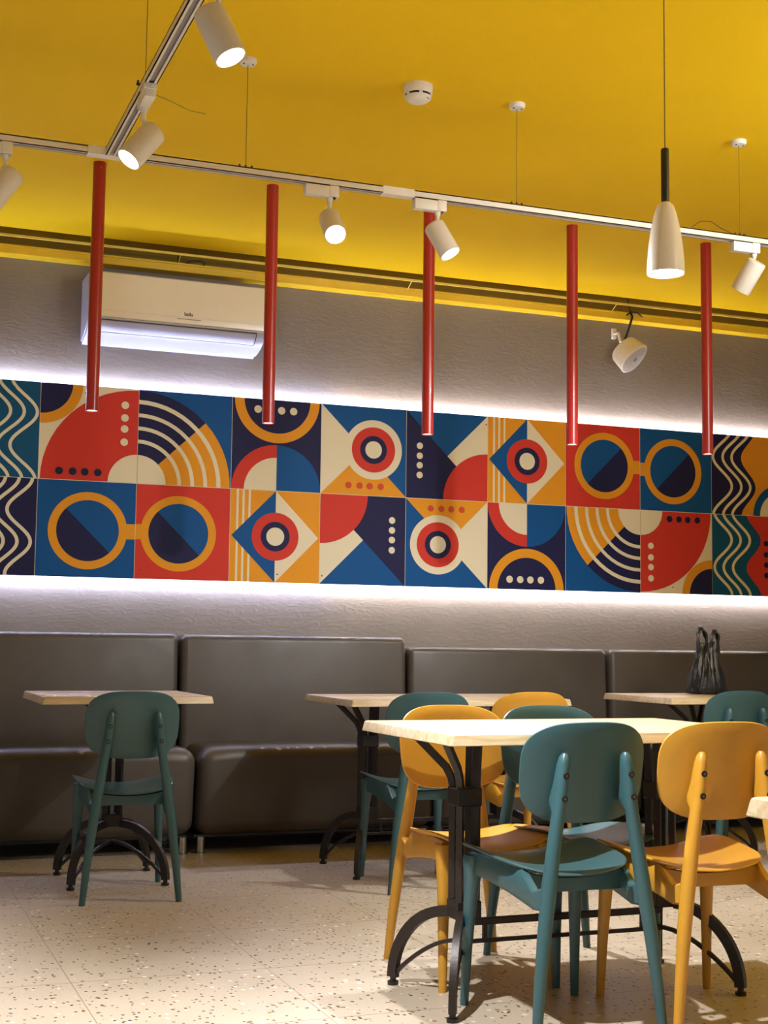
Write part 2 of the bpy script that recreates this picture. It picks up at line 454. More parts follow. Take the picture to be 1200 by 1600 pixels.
# ------------------------------------------------------------------ bench seating
from mathutils.bvhtree import BVHTree
def bench(x0, x1, ztop, label, torn=()):
    t = thing('bench_seat', label, 'bench', ((x0+x1)/2, 0, 0), group='leatherette wall benches')
    w = (x1-x0)/2-.004
    b = bmesh.new()
    box(b, -w, w, -0.15, 0.044, 0.30, ztop, 0.034, 5)
    for v in b.verts:          # slight recline and padding bulge
        k = (v.co.z-.30)/(ztop-.30)
        if v.co.y < 0: v.co.y += 0.03*k-0.03
    obj('backrest', b, M['leather'], t, True)
    b = bmesh.new()
    box(b, -w+.012, w+.012, -0.555, -0.12, 0.085, 0.492, 0.065, 6)
    bmesh.ops.subdivide_edges(b, edges=[e for e in b.edges if abs(e.verts[0].co.x-e.verts[1].co.x) > .5], cuts=12, use_grid_fill=True)
    for v in b.verts:
        e = min(1.0, (w-abs(v.co.x-.012))/0.16)
        if v.co.z > .40: v.co.z += 0.014*(1-(1-max(0, e))**2)-0.006
        if v.co.y < -.45:
            k = (v.co.z-.085)/.40
            v.co.y += 0.045*(1-k) - 0.010*math.sin(PI*max(0, min(1, k)))
    b.normal_update(); bvh = BVHTree.FromBMesh(b)
    seat = obj('seat', b, M['leather'], t, True)
    for q, (sx_, sy_, rs) in enumerate(torn):
        bb = bmesh.new(); k_ = 14; rnd_ = random.Random(q*7+int(x0*50)); vs = []
        for j in range(k_):
            a = 2*PI*j/k_; rr_ = rs*rnd_.uniform(.35, 1.0)
            hit = bvh.ray_cast(Vector((sx_-(x0+x1)/2+rr_*math.cos(a)*1.7, sy_+rr_*.8*math.sin(a), 1)), Vector((0, 0, -1)))[0]
            vs.append(bb.verts.new(hit+Vector((0, -.0008, .0012))))
        bb.faces.new(vs); obj('torn_patch', bb, M['scuff'], seat)
    b = bmesh.new(); box(b, -w+.01, w-.01, -0.46, 0.04, 0.078, 0.088); obj('base_board', b, M['black'], t)
    for sx in (-1, 1):
        for y in (-0.455, -0.06):
            b = bmesh.new(); lathe(b, [(.027, 0), (.027, .006), (.0195, .009), (.0195, .079)], 20)
            obj('leg', b, M['chrome'], t, True, (sx*(w-.036)+.008, y, 0))
    return t, seat
t, s = bench(-0.50, 0.695, 1.024, 'dark leatherette bench behind the small single-chair table at left', ((.17, -.533, .014),))
t, s = bench(0.700, 1.905, 1.021, 'taller dark leatherette bench with torn seat edge, right of the left bench', ((1.02, -.528, .007), (1.10, -.533, .014), (1.145, -.528, .007), (1.19, -.528, .006), (1.26, -.528, .011), (1.33, -.528, .006)))
t, s = bench(1.912, 3.105, 0.972, 'lower dark leatherette bench behind the oak table, between the taller bench and the bag')
t, s = bench(3.112, 4.32, 0.970, 'lower dark leatherette bench behind the plastic bag')

# ------------------------------------------------------------------ air conditioner
ac = thing('air_conditioner', 'white wall mounted split air conditioner under the yellow ceiling edge', 'air conditioner', (0.645, 0.05, 2.47))
b = bmesh.new()
prof = [(0, .0), (-.05, .016), (-.12, .026), (-.19, .062), (-.215, .095), (-.222, .16), (-.222, .31), (-.212, .325), (0, .33)]
rings = [[b.verts.new((sx*.455, y, z)) for y, z in prof] for sx in (-1, 1)]
bridge(b, rings)
bmesh.ops.bevel(b, geom=[e for e in b.edges if abs(e.verts[0].co.x-e.verts[1].co.x) < .01], offset=.009, segments=3, affect='EDGES')
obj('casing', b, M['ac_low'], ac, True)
b = bmesh.new()
prof = [(-.216, .097), (-.226, .105), (-.2295, .15), (-.2275, .322), (-.220, .328), (-.214, .322)]
rings = [[b.verts.new((sx*.448, y, z)) for y, z in prof] for sx in (-1, 1)]
bridge(b, rings)
bmesh.ops.bevel(b, geom=[e for e in b.edges if abs(e.verts[0].co.x-e.verts[1].co.x) < .01 and e.calc_length() > .03], offset=.006, segments=2, affect='EDGES')
fp = obj('front_panel', b, M['ac'], ac, True)
b = bmesh.new(); box(b, -.44, .44, -.2296, -.226, .1340, .1350); obj('seam', b, M['lgrey'], fp)
# outlet: dark slot frame and the closed flap
b = bmesh.new()
for (y0, z0, y1, z1) in ((-.2135, .0905, -.2105, .0935), (-.150, .041, -.147, .044)):
    bar(b, [(-.405, y0, z0), (.405, y0, z0)], (0, 1, 0), .004, .003)
for sx in (-1, 1): bar(b, [(sx*.405, -.2125, .092), (sx*.405, -.1915, .0605), (sx*.405, -.1495, .0415)], (1, 0, 0), .003, .004)
obj('outlet_gap', b, M['dark'], ac)
b = bmesh.new()
prof = [(-.2115, .088), (-.199, .067), (-.186, .058), (-.154, .0430)]
rings = [[b.verts.new((sx*.400, y-.004, z-.003)) for y, z in prof]+[b.verts.new((sx*.400, y+.002, z+.002)) for y, z in prof[::-1]] for sx in (-1, 1)]
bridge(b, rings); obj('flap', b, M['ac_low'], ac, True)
b = bmesh.new(); box(b, -.05, .03, -.09, -.055, .0150, .0175); lb = obj('sticker', b, M['lgrey'], ac)
lb.rotation_euler = (math.radians(-9), 0, 0)
def text_mesh(s, size, m, parent, loc, rot=(PI/2, 0, 0), name='lettering'):
    cu = bpy.data.curves.new(name, 'FONT'); cu.body = s; cu.size = size; cu.align_x = 'CENTER'; cu.extrude = 0.0006; cu.offset = 0.0007
    tmp = bpy.data.objects.new(name, cu); C.objects.link(tmp)
    dg = bpy.context.evaluated_depsgraph_get()
    me = bpy.data.meshes.new_from_object(tmp.evaluated_get(dg)); me.materials.clear(); me.materials.append(m)
    bpy.data.objects.remove(tmp)
    o = bpy.data.objects.new(name, me); o.location = loc; o.rotation_euler = rot
    return link(o, parent)
text_mesh('ballu', .024, M['black'], fp, (.045, -.2293, .143))
b = bmesh.new()
for k in range(14): box(b, -.01+k*.0085, -.004+k*.0085, -.2303, -.2285, .1235, .1275)
obj('fine_print', b, M['grey'], fp)

# ------------------------------------------------------------------ speaker with its cable
DS = Vector((0.015, -0.819, -0.570)).normalized()
sp = thing('loudspeaker', 'small white oval loudspeaker on a bracket high on the grey wall', 'speaker', (3.262, -0.145, 2.640))
u = Vector((DS.y*-1, DS.x, 0)).normalized()*-1
# oval cabinet: long axis tilted in the wall plane
def oval(bm, prof, long_, short_, d, n=36):
    d = d.normalized(); up = Vector((0.476, -0.266, 0.833)); up = (up-d*up.dot(d)).normalized(); rt = d.cross(up)
    rings = []
    for k, z in prof:
        ring_ = []
        for q in range(n):
            a = 2*PI*q/n; c_, s_ = math.cos(a), math.sin(a)
            # egg shape: wider at the bottom
            sw = short_*(1-.14*s_)
            ring_.append(bm.verts.new(rt*c_*sw*k+up*s_*long_*k+d*z))
        rings.append(ring_)
    bridge(bm, rings)
b = bmesh.new(); oval(b, [(.66, -.112), (.80, -.108), (.88, -.09), (.98, .03), (1.0, .036), (1.0, .046), (.95, .052)], .098, .047, DS); obj('cabinet', b, M['white'], sp, True)
b = bmesh.new(); oval(b, [(.87, .049), (.87, .054), (.5, .058)], .098, .047, DS); gr = obj('grille', b, M['lgrey'], sp, True)
b = bmesh.new(); oval(b, [(.13, .056), (.13, .0595)], .098, .047, DS); obj('badge', b, M['grey'], gr)
b = bmesh.new(); box(b, -.014, .014, .181, .195, .135, .195, .002); tube(b, [(0, .186, .165), (0.0, .14, .160), (0, .11, .10)], .009)
obj('bracket', b, M['white'], sp, True)
b = bmesh.new(); tube(b, [(.062, .105, .283), (.055, .072, .245), (.035, .07, .19), (.01, .08, .11)], .007)
tube(b, [(.015, .072, .252), (.045, .070, .272), (.085, .070, .272), (.12, .072, .25)], .0045); tube(b, [(.062, .105, .283), (.062, .14, .37)], .003)
obj('cable', b, M['black'], sp, True)

b = bmesh.new(); tube(b, [(0.70, -.045, 2.921), (.73, -.05, 2.932), (.775, -.052, 2.937), (.80, -.05, 2.924), (.79, -.045, 2.918)], .004)
tube(b, [(0.66, -.03, 2.915), (0.66, -.03, 2.965)], .0022)
o = obj('cable', b, M['black'], None, True); tag(o, 'loop of black cable lying on the yellow beam above the air conditioner', 'cable')

# ------------------------------------------------------------------ red tube pendants
tb = None
TUBES = [(0.052, 'red tube pendant lamp hanging before the left end of the air conditioner'),
         (0.798, 'red tube pendant lamp hanging before the right end of the air conditioner'),
         (1.536, 'red tube pendant lamp, the middle one of the five in a row'),
         (2.266, 'red tube pendant lamp, fourth of five from the left, left of the loudspeaker'),
         (3.006, 'red tube pendant lamp, rightmost of the five, right of the loudspeaker')]
for i, (x, lab) in enumerate(TUBES):
    if tb is None:
        tb = thing('tube_pendant_lamp', lab, 'pendant lamp', (x, -1.275, CEIL), group='red tube pendants')
        L_ = 1.042
        b = bmesh.new(); lathe(b, [(.0262, -.0), (.0262, -L_), (.0235, -L_), (.0235, -L_+.02)], 28, cap1=False); obj('tube', b, M['red'], tb, True)
        b = bmesh.new(); lathe(b, [(.0233, -L_+.004), (.0233, -L_+.012)], 28); obj('diffuser', b, M['tube_em'], tb)
        b = bmesh.new(); lathe(b, [(.004, 0), (.004, .003)], 10, along((.0, -.0262, -.025), (0, -1, 0))); obj('screw', b, M['bolt'], tb)
    else:
        dup(tb, (x, -1.275, CEIL), 0, lab)

# ------------------------------------------------------------------ track, its suspensions and spotlights
YT, ZT = -2.51, 2.554         # rail centre line, underside
XB = -0.110
def rail(bm, a, b_, axis):
    # three-sided channel open at the bottom
    W, H, T, S_ = .0175, .025, .003, .0075
    for (s0, s1, z0, z1) in ((-W, -W+T, 0, H), (W-T, W, 0, H), (-W, W, H-.004, H), (-W, -S_, 0, .003), (S_, W, 0, .003)):
        if axis == 'x': box(bm, a, b_, s0, s1, z0, z1)
        else: box(bm, s0, s1, a, b_, z0, z1)
tr = thing('track_rail', 'long white lighting track hanging parallel to the mural wall', 'track', (0, YT, ZT))
b = bmesh.new(); rail(b, -3.0, 4.6, 'x'); obj('channel', b, M['white'], tr)
b = bmesh.new(); box(b, -3.0, 4.6, -.0125, .0125, .007, .019); obj('conductor', b, M['groove'], tr)
b = bmesh.new(); box(b, .835, .955, -.0185, .0185, -.0012, .0265, .001); obj('joint_cover', b, M['white_mat'], tr)
b = bmesh.new(); box(b, XB-.075, XB+.075, -.0195, .0195, -.0015, .0265, .001); obj('corner_connector', b, M['white_mat'], tr)
tr2 = thing('track_rail', 'white lighting track running toward the viewer at upper left', 'track', (XB, YT, ZT))
b = bmesh.new(); rail(b, -4.2, -.02, 'y'); obj('channel', b, M['white'], tr2)
b = bmesh.new(); box(b, -.0125, .0125, -4.2, -.02, .007, .019); obj('conductor', b, M['groove'], tr2)

def suspension(x, y, ztop, lab, first=[None]):
    if first[0] is not None:
        return dup(first[0], (x, y, CEIL), 0, lab)
    t = thing('track_suspension', lab, 'suspension wire', (x, y, CEIL), group='track suspensions')
    b = bmesh.new(); lathe(b, [(.030, 0), (.030, -.010), (.026, -.017), (.006, -.019)], 24)
    obj('canopy', b, M['white_mat'], t, True)
    for sx in (-1, 1):
        b = bmesh.new(); lathe(b, [(.0035, -.0165), (.0035, -.0195)], 8, Matrix.Translation((sx*.016, -.006, 0)))
        obj('screw', b, M['dark'], t)
    b = bmesh.new(); tube(b, [(0, 0, -.018), (0, 0, ZT+.03-CEIL)], .0012, 6); obj('wire', b, M['cable'], t)
    b = bmesh.new(); box(b, -.026, .026, -.005, .005, ZT+.0245-CEIL, ZT+.028-CEIL)
    for sx in (-.021, 0, .021): lathe(b, [(.0035, ZT+.027-CEIL), (.0035, ZT+.037-CEIL)], 8, Matrix.Translation((sx, 0, 0)))
    obj('clamp', b, M['iron'], t)
    first[0] = t; return t
suspension(0.345, YT, 0, 'thin suspension wire with round white canopy above the left part of the track')
suspension(1.362, YT, 0, 'thin suspension wire with round white canopy right of the smoke detector')
suspension(2.325, YT, 0, 'thin suspension wire with round white canopy to the right of the white bell pendant lamp')
suspension(XB, -3.08, 0, 'thin suspension wire holding the track that runs toward the viewer')

b = bmesh.new(); tube(b, [(2.10, YT-.01, 2.584), (2.14, YT-.01, 2.614), (2.19, YT-.01, 2.617), (2.235, YT-.01, 2.596), (2.30, YT, 2.583), (2.7, YT, 2.583)], .0013, 6)
o = obj('wire', b, M['black'], None); tag(o, 'thin curled black wire lying on the track beside the right suspension', 'wire')
b = bmesh.new(); tube(b, [(XB+.015, -3.06, 2.57), (XB+.08, -3.03, 2.566), (XB+.15, -3.01, 2.552), (XB+.20, -3.00, 2.554)], .0010, 6)
o = obj('wire', b, M['cord'], None); tag(o, 'loose thin wire end sticking out from the track beside the second spotlight', 'wire')

def spotlight(adp, along_y, stem, head, d, lab, aim_w, length=.128, rad=.038):
    """adp=(centre of adapter), stem=(x,y) of the swivel, head = centre of the cylinder, d = aim"""
    d = Vector(d).normalized(); head = Vector(head); org = Vector(adp)
    t = thing('track_spotlight', lab, 'spotlight', tuple(org), group='track spotlights')
    b = bmesh.new(); hl, hw = .058, .016
    if along_y: box(b, -hw, hw, -hl, hl, -.034, .004, .003); box(b, -hw-.002, hw+.002, -hl-.004, hl-.05, -.012, .006, .002)
    else: box(b, -hl, hl, -hw, hw, -.034, .004, .003); box(b, hl-.030, hl+.004, -hw-.002, hw+.002, -.034, .006, .002)
    obj('adapter', b, M['white_mat'], t, True)
    s = Vector(stem); top = head-d*(length/2)
    joint = head-d*(length*.30)
    sidev = Vector((s.x, s.y, 0))-Vector((joint.x, joint.y, 0))
    b = bmesh.new(); lathe(b, [(.012, 0), (.0095, -.012), (.007, -.016)], 14, Matrix.Translation(s-org))
    tube(b, [s-org+Vector((0, 0, -.01)), s-org+Vector((0, 0, -.035)), joint-org], [.0075, .0065, .006], 10)
    obj('stem', b, M['white_mat'], t, True)
    mt = along(head-org, d)
    b = bmesh.new()
    lathe(b, [(rad*.86, -length/2), (rad*.97, -length/2+.004), (rad, -length/2+.010), (rad, length/2-.002), (rad*.97, length/2), (rad*.90, length/2), (rad*.86, length/2-.018)], 32, mt, cap1=False)
    obj('lamp_head', b, M['white'], t, True)
    b = bmesh.new(); lathe(b, [(rad*.88, length/2-.010), (rad*.88, length/2-.007)], 32, mt); obj('lens', b, M['warm_em'], t)
    ld = bpy.data.lights.new('spot_beam', 'SPOT'); ld.energy = aim_w; ld.spot_size = math.radians(112); ld.spot_blend = .95
    ld.shadow_soft_size = .022; ld.color = (1.0, .965, .915)
    lo = bpy.data.objects.new('spot_beam', ld); C.objects.link(lo)
    lo.location = head+d*(length/2+.004); lo.rotation_euler = d.to_track_quat('-Z', 'Y').to_euler()
    return t
zA = ZT-.004
E0 = 248
spotlight((-.482, YT, zA), False, (-.440, YT, zA-.034), (-.446, YT, 2.410), (-.543, -.033, -.839), 'white track spotlight cut off by the left edge of the picture', E0)
spotlight((XB, -3.105, zA), True, (XB, -3.07, zA-.034), (-.112, -3.062, 2.408), (-.596, -.123, -.793), 'white track spotlight below the T joint, lit face turned to the left', E0)
spotlight((XB, -4.05, zA), True, (XB, -4.00, zA-.034), (-.110, -3.958, 2.366), (.372, -.235, -.898), 'white track spotlight at the top edge of the picture', E0*1.75)
spotlight((.612, YT, zA), False, (.646, YT, zA-.034), (.650, YT-.02, 2.412), (-.056, -.726, -.685), 'white track spotlight shining toward the viewer over the second red tube', E0*1.25)
spotlight((1.016, YT, zA), False, (1.050, YT, zA-.034), (1.068, YT, 2.418), (.376, -.338, -.863), 'white track spotlight tilted right in front of the middle red tube', E0*1.25)
spotlight((2.345, YT, zA), False, (2.390, YT, zA-.034), (2.364, YT, 2.425), (-.227, .556, -.80), 'white track spotlight at the right edge, its face turned away to the wall', E0*.6)

# added spot without a fixture, out of view, brightens the mural wall
ld = bpy.data.lights.new('wall_wash_fill', 'SPOT'); ld.energy = 260; ld.spot_size = math.radians(54); ld.spot_blend = .6
ld.shadow_soft_size = .40; ld.color = (1.0, .97, .93)
lo = bpy.data.objects.new('wall_wash_fill', ld); C.objects.link(lo); lo.location = (2.6, -5.0, 2.6)
lo.rotation_euler = (Vector((1.5, 0, 1.6))-lo.location).to_track_quat('-Z', 'Y').to_euler()

# added fill light right of the view, lifts the ceiling brightness
ld = bpy.data.lights.new('ceiling_fill', 'AREA'); ld.energy = 80; ld.size = 1.6; ld.color = (1.0, .97, .93)
lo = bpy.data.objects.new('ceiling_fill', ld); C.objects.link(lo); lo.location = (3.6, -4.7, 1.9); lo.rotation_euler = (PI, 0, 0)

# ------------------------------------------------------------------ white pendant
pd = thing('pendant_lamp', 'white bell pendant lamp with black neck hanging on a thin cord', 'pendant lamp', (1.327, -3.55, 2.065))
HP = CEIL-2.065
b = bmesh.new()
lathe(b, [(.0540, 0), (.0545, .004), (.0535, .035), (.049, .085), (.042, .133), (.0325, .176), (.024, .201), (.0125, .212)], 40, cap0=False)
lathe(b, [(.0518, .002), (.050, .05), (.039, .133), (.017, .197)], 40, cap0=False)
obj('lamp_shade', b, M['white'], pd, True)
b = bmesh.new(); lathe(b, [(.0514, .004), (.0514, .008)], 40); obj('bulb', b, M['warm_em'], pd)
b = bmesh.new(); lathe(b, [(.0120, .210), (.0120, .368), (.0108, .373), (.004, .375)], 20); obj('neck', b, M['black'], pd, True)
b = bmesh.new(); tube(b, [(0, 0, .373), (0, 0, HP-.02)], .0019, 8); obj('cord', b, M['cord'], pd)
b = bmesh.new(); lathe(b, [(.05, HP), (.05, HP-.018), (.045, HP-.024), (.006, HP-.026)], 28); obj('canopy', b, M['white_mat'], pd, True)
ld = bpy.data.lights.new('pendant_beam', 'SPOT'); ld.energy = 14; ld.spot_size = math.radians(110); ld.spot_blend = .6
ld.shadow_soft_size = .045; ld.color = (1, .965, .915)
lo = bpy.data.objects.new('pendant_beam', ld); C.objects.link(lo); lo.location = (1.327, -3.55, 2.060)

# ------------------------------------------------------------------ smoke detector
sd = thing('smoke_detector', 'round white smoke detector on the yellow ceiling', 'smoke detector', (0.965, -2.524, CEIL))
b = bmesh.new(); lathe(b, [(.052, 0), (.052, -.012), (.050, -.028), (.0465, -.033)], 36); obj('base', b, M['white_mat'], sd, True)
b = bmesh.new(); lathe(b, [(.0462, -.030), (.0462, -.042)], 36)
obj('vent_slot', b, M['dark'], sd, True)
b = bmesh.new(); lathe(b, [(.0475, -.041), (.046, -.047), (.036, -.056), (.022, -.061)], 36); cap = obj('cover', b, M['white_mat'], sd, True)
b = bmesh.new()
for k in range(6):
    a = 2*PI*k/6+.35; tmp = bmesh.new(); box(tmp, .0445, .0488, -.006, .006, -.0415, -.0315); merge(b, tmp, Matrix.Rotation(a, 4, 'Z'))
obj('rib', b, M['white_mat'], sd)
b = bmesh.new(); tmp = bmesh.new(); box(tmp, -.010, .010, -.002, .002, -.0006, .0006)
merge(b, tmp, Matrix.Translation((.026, -.031, -.0515)) @ Matrix.Rotation(.75, 4, 'Z') @ Matrix.Rotation(.55, 4, 'X')); obj('marking', b, M['dark'], cap)

# ------------------------------------------------------------------ tables
def tabletop(hx, hy, zt):
    b = bmesh.new(); T = .030; rings = []
    def rr(x, y, z, rad=.008, n=3):
        ring_ = []
        for cx, cy, a0 in ((x-rad, y-rad, 0), (-x+rad, y-rad, 90), (-x+rad, -y+rad, 180), (x-rad, -y+rad, 270)):
            for k in range(n+1):
                a = math.radians(a0+90*k/n); ring_.append(b.verts.new((cx+rad*math.cos(a), cy+rad*math.sin(a), z)))
        return ring_
    for d, z in ((.006, zt-T), (.0015, zt-T), (.0, zt-T+.002), (.0045, zt-.006), (.006, zt-.002), (.0095, zt)):
        rings.append(rr(hx-d, hy-d, z))
    bridge(b, rings); return b

def table(label, loc, hx, hy, zt, cols, footx, footy, group, rotz=0):
    t = thing('cafe_table', label, 'table', loc, rotz, group)
    obj('tabletop', tabletop(hx, hy, zt), M['oak'], t, True)
    zu = zt-.030; s = .025
    for cx in cols:
        out = 0 if len(cols) == 1 else math.copysign(1, cx)
        b = bmesh.new()
        for sx in (-1, 1):
            for sy in (-1, 1):
                base = Vector((cx+sx*s, sy*s, 0))
                d = Vector((sx, sy, 0)).normalized(); side = Vector((-d.y, d.x, 0))
                pts = [base+Vector((0, 0, .225))]
                if out == 0 or sx == out:
                    pts += [base+Vector((0, 0, .585)), base+d*.006+Vector((0, 0, .612)), base+d*.022+Vector((0, 0, .64)), base+d*.118+Vector((0, 0, zu))]
                else: pts += [base+Vector((0, 0, .60)), base+d*.006+Vector((0, 0, zu))]
                bar(b, pts, side, .0185, .0185)
        col = obj('column', b, M['iron'], t, True)
        for z in (.247, .560):
            b = bmesh.new(); box(b, cx-.038, cx+.038, -.038, .038, z-.026, z+.026, .004); obj('collar', b, M['iron'], col)
        feet = ([(out*-1*0+sgn, sy) for sgn in ((out,) if out else (-1, 1)) for sy in (-1, 1)])
        for sx, sy in feet:
            fx, fy = sx*footx, sy*footy; d = Vector((fx, fy, 0)); rl = d.length; d.normalize(); side = (-d.y, d.x, 0)
            b = bmesh.new(); pts = []
            for k in range(15):
                a = PI/2*(1-k/14); pts.append(Vector((cx, 0, .022))+d*(.045+(rl-.045)*math.cos(a))+Vector((0, 0, .212*math.sin(a))))
            bar(b, pts, side, .020, .030)
            pts = []
            for k in range(13):
                q = k/12; pts.append(Vector((cx, 0, 0))+d*(rl-.012)*(1-q)+Vector((0, 0, .036+.122*math.sin(PI/2*q)**.9)))
            bar(b, pts, side, .011, .011)
            lg = obj('leg', b, M['iron'], t, True)
            b = bmesh.new(); lathe(b, [(.016, 0), (.0165, .010), (.009, .012), (.009, .026)], 16); obj('foot_pad', b, M['black'], lg, True, (cx+fx, fy, 0))
    if len(cols) == 2:
        b = bmesh.new(); box(b, cols[0], cols[1], -.009, .009, .200, .219, .002); obj('stretcher', b, M['iron'], t)
        b = bmesh.new(); box(b, cols[0], cols[1], -.0055, .0055, .150, .161, .001)
        for x in (cols[0]+.065, cols[1]-.065): box(b, x-.006, x+.006, -.005, .005, .155, .205)
        obj('lower_stretcher', b, M['iron'], t)
    return t
table('small square oak table with one teal chair at left', (.222, -1.06, 0), .342, .325, .766, (0,), .19, .19, 'square cafe tables')
table('long oak table behind the front table, teal and yellow chairs tucked in', (1.655, -1.12, 0), .520, .322, .753, (-.325, .325), .125, .22, 'long cafe tables')
table('square oak table carrying the black plastic bag', (3.066, -1.075, 0), .345, .315, .754, (0,), .19, .19, 'square cafe tables')
table('large oak table in the foreground with four chairs around it', (1.142, -3.285, 0), .514, .337, .756, (-.322, .322), .128, .215, 'long cafe tables')
table('corner of a nearby oak table entering at the lower right edge', (1.012, -5.41, 0), .520, .335, .756, (-.322, .322), .128, .215, 'long cafe tables')

# ------------------------------------------------------------------ plastic bag
bg = thing('plastic_bag', 'crumpled black plastic carrier bag with two handles standing on the table', 'bag', (3.222, -.93, .754), math.radians(-18))
b = bmesh.new(); rings = []; n = 72
prof = [(.60, .7, .0), (1.0, .96, .003), (1.08, 1.03, .014), (1.02, 1.0, .035), (.90, .94, .075), (.78, .84, .110), (.68, .70, .145), (.58, .56, .18), (.50, .42, .205), (.45, .30, .225), (.43, .20, .242), (.44, .14, .256)]
rr_ = random.Random(5); ph = [rr_.uniform(0, 6.28) for _ in range(6)]
for i, (kx, ky, z) in enumerate(prof):
    ring_ = []; t_ = i/(len(prof)-1)
    for k in range(n):
        a = 2*PI*k/n
        f1 = abs(math.sin(4.5*a+ph[0]+.25*i))-.5; f2 = abs(math.sin(8.5*a+ph[1]-.35*i))-.5; f3 = math.sin(15*a+ph[2]+1.3*i)
        amp = .05+.20*t_
        fold = 1+amp*f1+amp*.7*f2+.022*f3
        ring_.append(b.verts.new((.094*kx*fold*math.cos(a)-.004*t_, .070*ky*fold*math.sin(a), max(0, z+(.010*f2+.005*f3)*min(1, z*12)))))
    rings.append(ring_)
bridge(b, rings); obj('bag_body', b, M['bag'], bg, True)
for (x, h, tl, wd) in ((-.019, .332, -.010, .025), (.038, .320, .006, .020)):
    b = bmesh.new(); pts = []
    for k in range(17):
        a = PI*k/16
        pts.append((x+tl*math.sin(a)-wd*math.cos(a)*(1-.25*math.sin(a)), .005*math.sin(3*a+x*90), .205+(h-.205)*math.sin(a)**.6))
    rings = []
    for i, p in enumerate(pts):
        p = Vector(p); d = (Vector(pts[min(i+1, 16)])-Vector(pts[max(i-1, 0)])).normalized(); side = Vector((.35*math.sin(i*.9), 1, 0)).normalized(); nn = d.cross(side)
        q = .55+.45*abs(math.cos(PI*i/16))
        rings.append([b.verts.new(p+side*s1*.017*q+nn*s2*.0085*(1+.3*math.sin(i*2.1))) for s1, s2 in ((-1, -.5), (0, -1), (1, -.4), (1, .5), (0, 1), (-1, .6))])
    bridge(b, rings)
    obj('handle', b, M['bag'], bg, True)

# ------------------------------------------------------------------ chairs
def superdisc(nr, na, e):
    pts = []
    for i in range(1, nr+1):
        r = i/nr
        row = []
        for k in range(na):
            a = 2*PI*k/na; c, s = math.cos(a), math.sin(a)
            row.append((r*math.copysign(abs(c)**(2/e), c), r*math.copysign(abs(s)**(2/e), s)))
        pts.append(row)
    return pts
def shell(fn, nr=9, na=64, e=3.2, thick=.011):
    """fn(u, v) -> point; thickness along the local normal, rounded rim"""
    bm = bmesh.new(); P = superdisc(nr, na, e)
    def nrm(u, v):
        h = 1e-3; a = Vector(fn(u+h, v))-Vector(fn(u-h, v)); c = Vector(fn(u, v+h))-Vector(fn(u, v-h)); return a.cross(c).normalized()
    def side(sg):
        cen = bm.verts.new(Vector(fn(0, 0))+nrm(0, 0)*sg*thick/2)
        rings = []
        for i, row in enumerate(P):
            k = 1.0 if i < nr-1 else .55
            sc = 1.0 if i < nr-1 else .992
            rings.append([bm.verts.new(Vector(fn(u*sc, v*sc))+nrm(u, v)*sg*thick/2*k) for u, v in row])
        for j in range(na): bm.faces.new((cen, rings[0][j], rings[0][(j+1) % na]))
        for a, c in zip(rings[:-1], rings[1:]):
            for j in range(na): bm.faces.new((a[j], a[(j+1) % na], c[(j+1) % na], c[j]))
        return rings[-1]
    t, u_ = side(1), side(-1)
    rim = [bm.verts.new(Vector(fn(u*1.004, v*1.004))) for u, v in P[-1]]
    for a, c in ((t, rim), (rim, u_)):
        for j in range(na): bm.faces.new((a[j], a[(j+1) % na], c[(j+1) % na], c[j]))
    return bm
TILT = math.tan(math.radians(9))
def back_fn(u, v):
    z = .664+.126*v+.004*(1-u*u)*v
    x = .181*u*(1+.02*v)
    return (x, -.172-(z-.664)*TILT+.042*u*u, z)
def seat_fn(u, v):
    y = .066+.198*v
    w = .190+.016*v
    x = w*u
    z = .399+.046*abs(u)**2.1*(.65+.35*(v*.5+.5))+.010*v+.008*max(0, -v)**2 - .010*max(0, v)**4
    return (x, y, z)
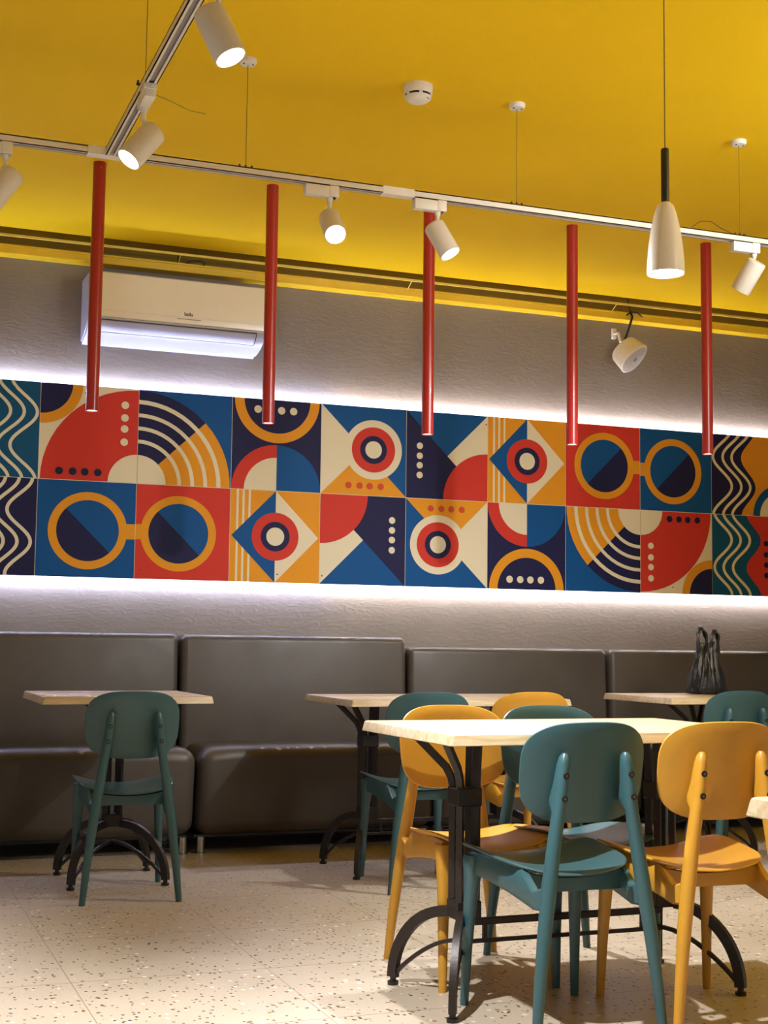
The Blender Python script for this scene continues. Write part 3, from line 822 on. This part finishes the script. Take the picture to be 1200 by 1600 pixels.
def make_chair(label, m, loc, rotz):
    t = thing('cafe_chair', label, 'chair', loc, rotz, 'moulded plastic cafe chairs')
    bk = obj('backrest', shell(back_fn, e=3.3, thick=.012), m, t, True)
    obj('seat', shell(seat_fn, e=4.0, thick=.011), m, t, True)
    for s in (-1, 1):
        # front leg: square shouldered at the rail, round and tapering below
        b = bmesh.new()
        loft(b, [(s*.172, .222, 0, .0115, .0115, 2), (s*.168, .214, .16, .0150, .0155, 2), (s*.163, .203, .30, .0185, .020, 2.4),
                 (s*.160, .196, .365, .023, .025, 3.2), (s*.158, .193, .398, .027, .030, 4), (s*.157, .192, .410, .025, .028, 4)])
        obj('leg', b, m, t, True)
    for s in (-1, 1):
        b = bmesh.new()
        loft(b, [(s*.182, -.228, 0, .0120, .0125, 2), (s*.170, -.222, .12, .0150, .0155, 2), (s*.152, -.214, .27, .0182, .0195, 2),
                 (s*.136, -.207, .38, .0195, .022, 2), (s*.121, -.203, .48, .0180, .021, 2), (s*.106, -.202, .57, .0165, .020, 2.2),
                 (s*.1035, -.192, .586, .0165, .031, 2.6), (s*.1015, -.190, .60, .0165, .033, 2.6), (s*.097, -.197, .64, .0160, .026, 2.4), (s*.092, -.200, .69, .0150, .0195, 2.2),
                 (s*.0895, -.201, .708, .0125, .0155, 2), (s*.089, -.2015, .717, .006, .008, 2)], 18)
        lg = obj('leg', b, m, t, True)
        for z, x, y in ((.605, .1000, -.2235), (.662, .0945, -.2215)):
            b = bmesh.new(); lathe(b, [(.0082, 0), (.0082, .004)], 16, along((s*x, y+.0015, z), (0, -1, -.1)))
            h = obj('bolt_hole', b, M['dark'], lg)
            b = bmesh.new(); lathe(b, [(.0032, .0035), (.0032, .0046)], 12, along((s*x, y+.0015, z), (0, -1, -.1))); obj('bolt', b, M['bolt'], lg)
    # under-seat frame: front rail, rear rail, side rails running back into the rear legs
    b = bmesh.new()
    box(b, -.150, .150, .181, .204, .352, .398, .004)
    rings = []
    for q in range(13):
        x = -.14+.28*q/12; top = .388+.046*(abs(x)/.19)**2.1*.70
        rings.append([b.verts.new((x, y, z)) for y, z in ((-.098, .352), (-.078, .352), (-.078, top), (-.098, top-.002))])
    bridge(b, rings)
    for s in (-1, 1):
        rings = []
        for x, y, zc, hh, hw in ((.158, .200, .390, .030, .011), (.155, .10, .389, .033, .0105), (.150, -.02, .381, .038, .0105), (.146, -.088, .374, .042, .0115),
                                 (.143, -.15, .345, .024, .0125), (.140, -.185, .352, .028, .0130), (.139, -.205, .356, .030, .0120)):
            rings.append([b.verts.new((s*x+a*hw, y, zc+c*hh)) for a, c in ((-1, -.8), (-.6, -1), (.6, -1), (1, -.8), (1, .8), (.6, 1), (-.6, 1), (-1, .8))])
        bridge(b, rings)
    obj('seat_frame', b, m, t, True)
    return t
TE, YE = M['teal_p'], M['yellow_p']
tc = make_chair('teal cafe chair in the foreground seen from behind, left of the yellow one', TE, (.966, -3.570, 0), 0)
yc = make_chair('yellow cafe chair in the foreground seen from behind at right', YE, (1.362, -3.612, 0), math.radians(-3))
G = 'moulded plastic cafe chairs'
dup(yc, (.972, -2.985, 0), math.radians(178), 'yellow cafe chair facing the viewer at the far left side of the front table')
dup(tc, (1.302, -3.030, 0), math.radians(180), 'teal cafe chair facing the viewer at the far side of the front table')
dup(tc, (1.408, -1.505, 0), math.radians(-4), 'dark teal cafe chair tucked at the middle table, hidden behind a yellow backrest')
dup(yc, (1.860, -1.510, 0), 0, 'yellow cafe chair tucked at the middle table, hidden behind a teal backrest')
dup(tc, (2.985, -1.390, 0), 0, 'teal cafe chair at the right edge beside the table with the bag')
dup(tc, (.217, -1.375, 0), math.radians(-3), 'single teal cafe chair at the small left table')

# ------------------------------------------------------------------ light, camera
w = bpy.data.worlds.new('World'); bpy.context.scene.world = w; w.use_nodes = True
bgn = w.node_tree.nodes['Background']; bgn.inputs['Color'].default_value = (.94, .97, 1.0, 1); bgn.inputs['Strength'].default_value = 0.28

cam = bpy.data.cameras.new('Camera'); co = bpy.data.objects.new('Camera', cam); C.objects.link(co)
right = Vector((0.9333380, -0.3587865, 0.0123459)); fwd = Vector((0.3561541, 0.9297152, 0.0937223)); up = Vector((-0.0451045, -0.0830776, 0.9955218))
mw = Matrix((right, up, -fwd)).transposed().to_4x4(); mw.translation = Vector((-0.8413432, -6.9523316, 0.99))
co.matrix_world = mw
cam.sensor_fit = 'HORIZONTAL'; cam.sensor_width = 36.0; cam.lens = 36.0*2176.506/1200.0; cam.clip_start = 0.05
sc = bpy.context.scene; sc.camera = co
sc.view_settings.view_transform = 'Standard'; sc.view_settings.look = 'None'; sc.view_settings.exposure = 0.0
sc.view_settings.use_white_balance = True; sc.view_settings.white_balance_temperature = 5900; sc.view_settings.white_balance_tint = 10
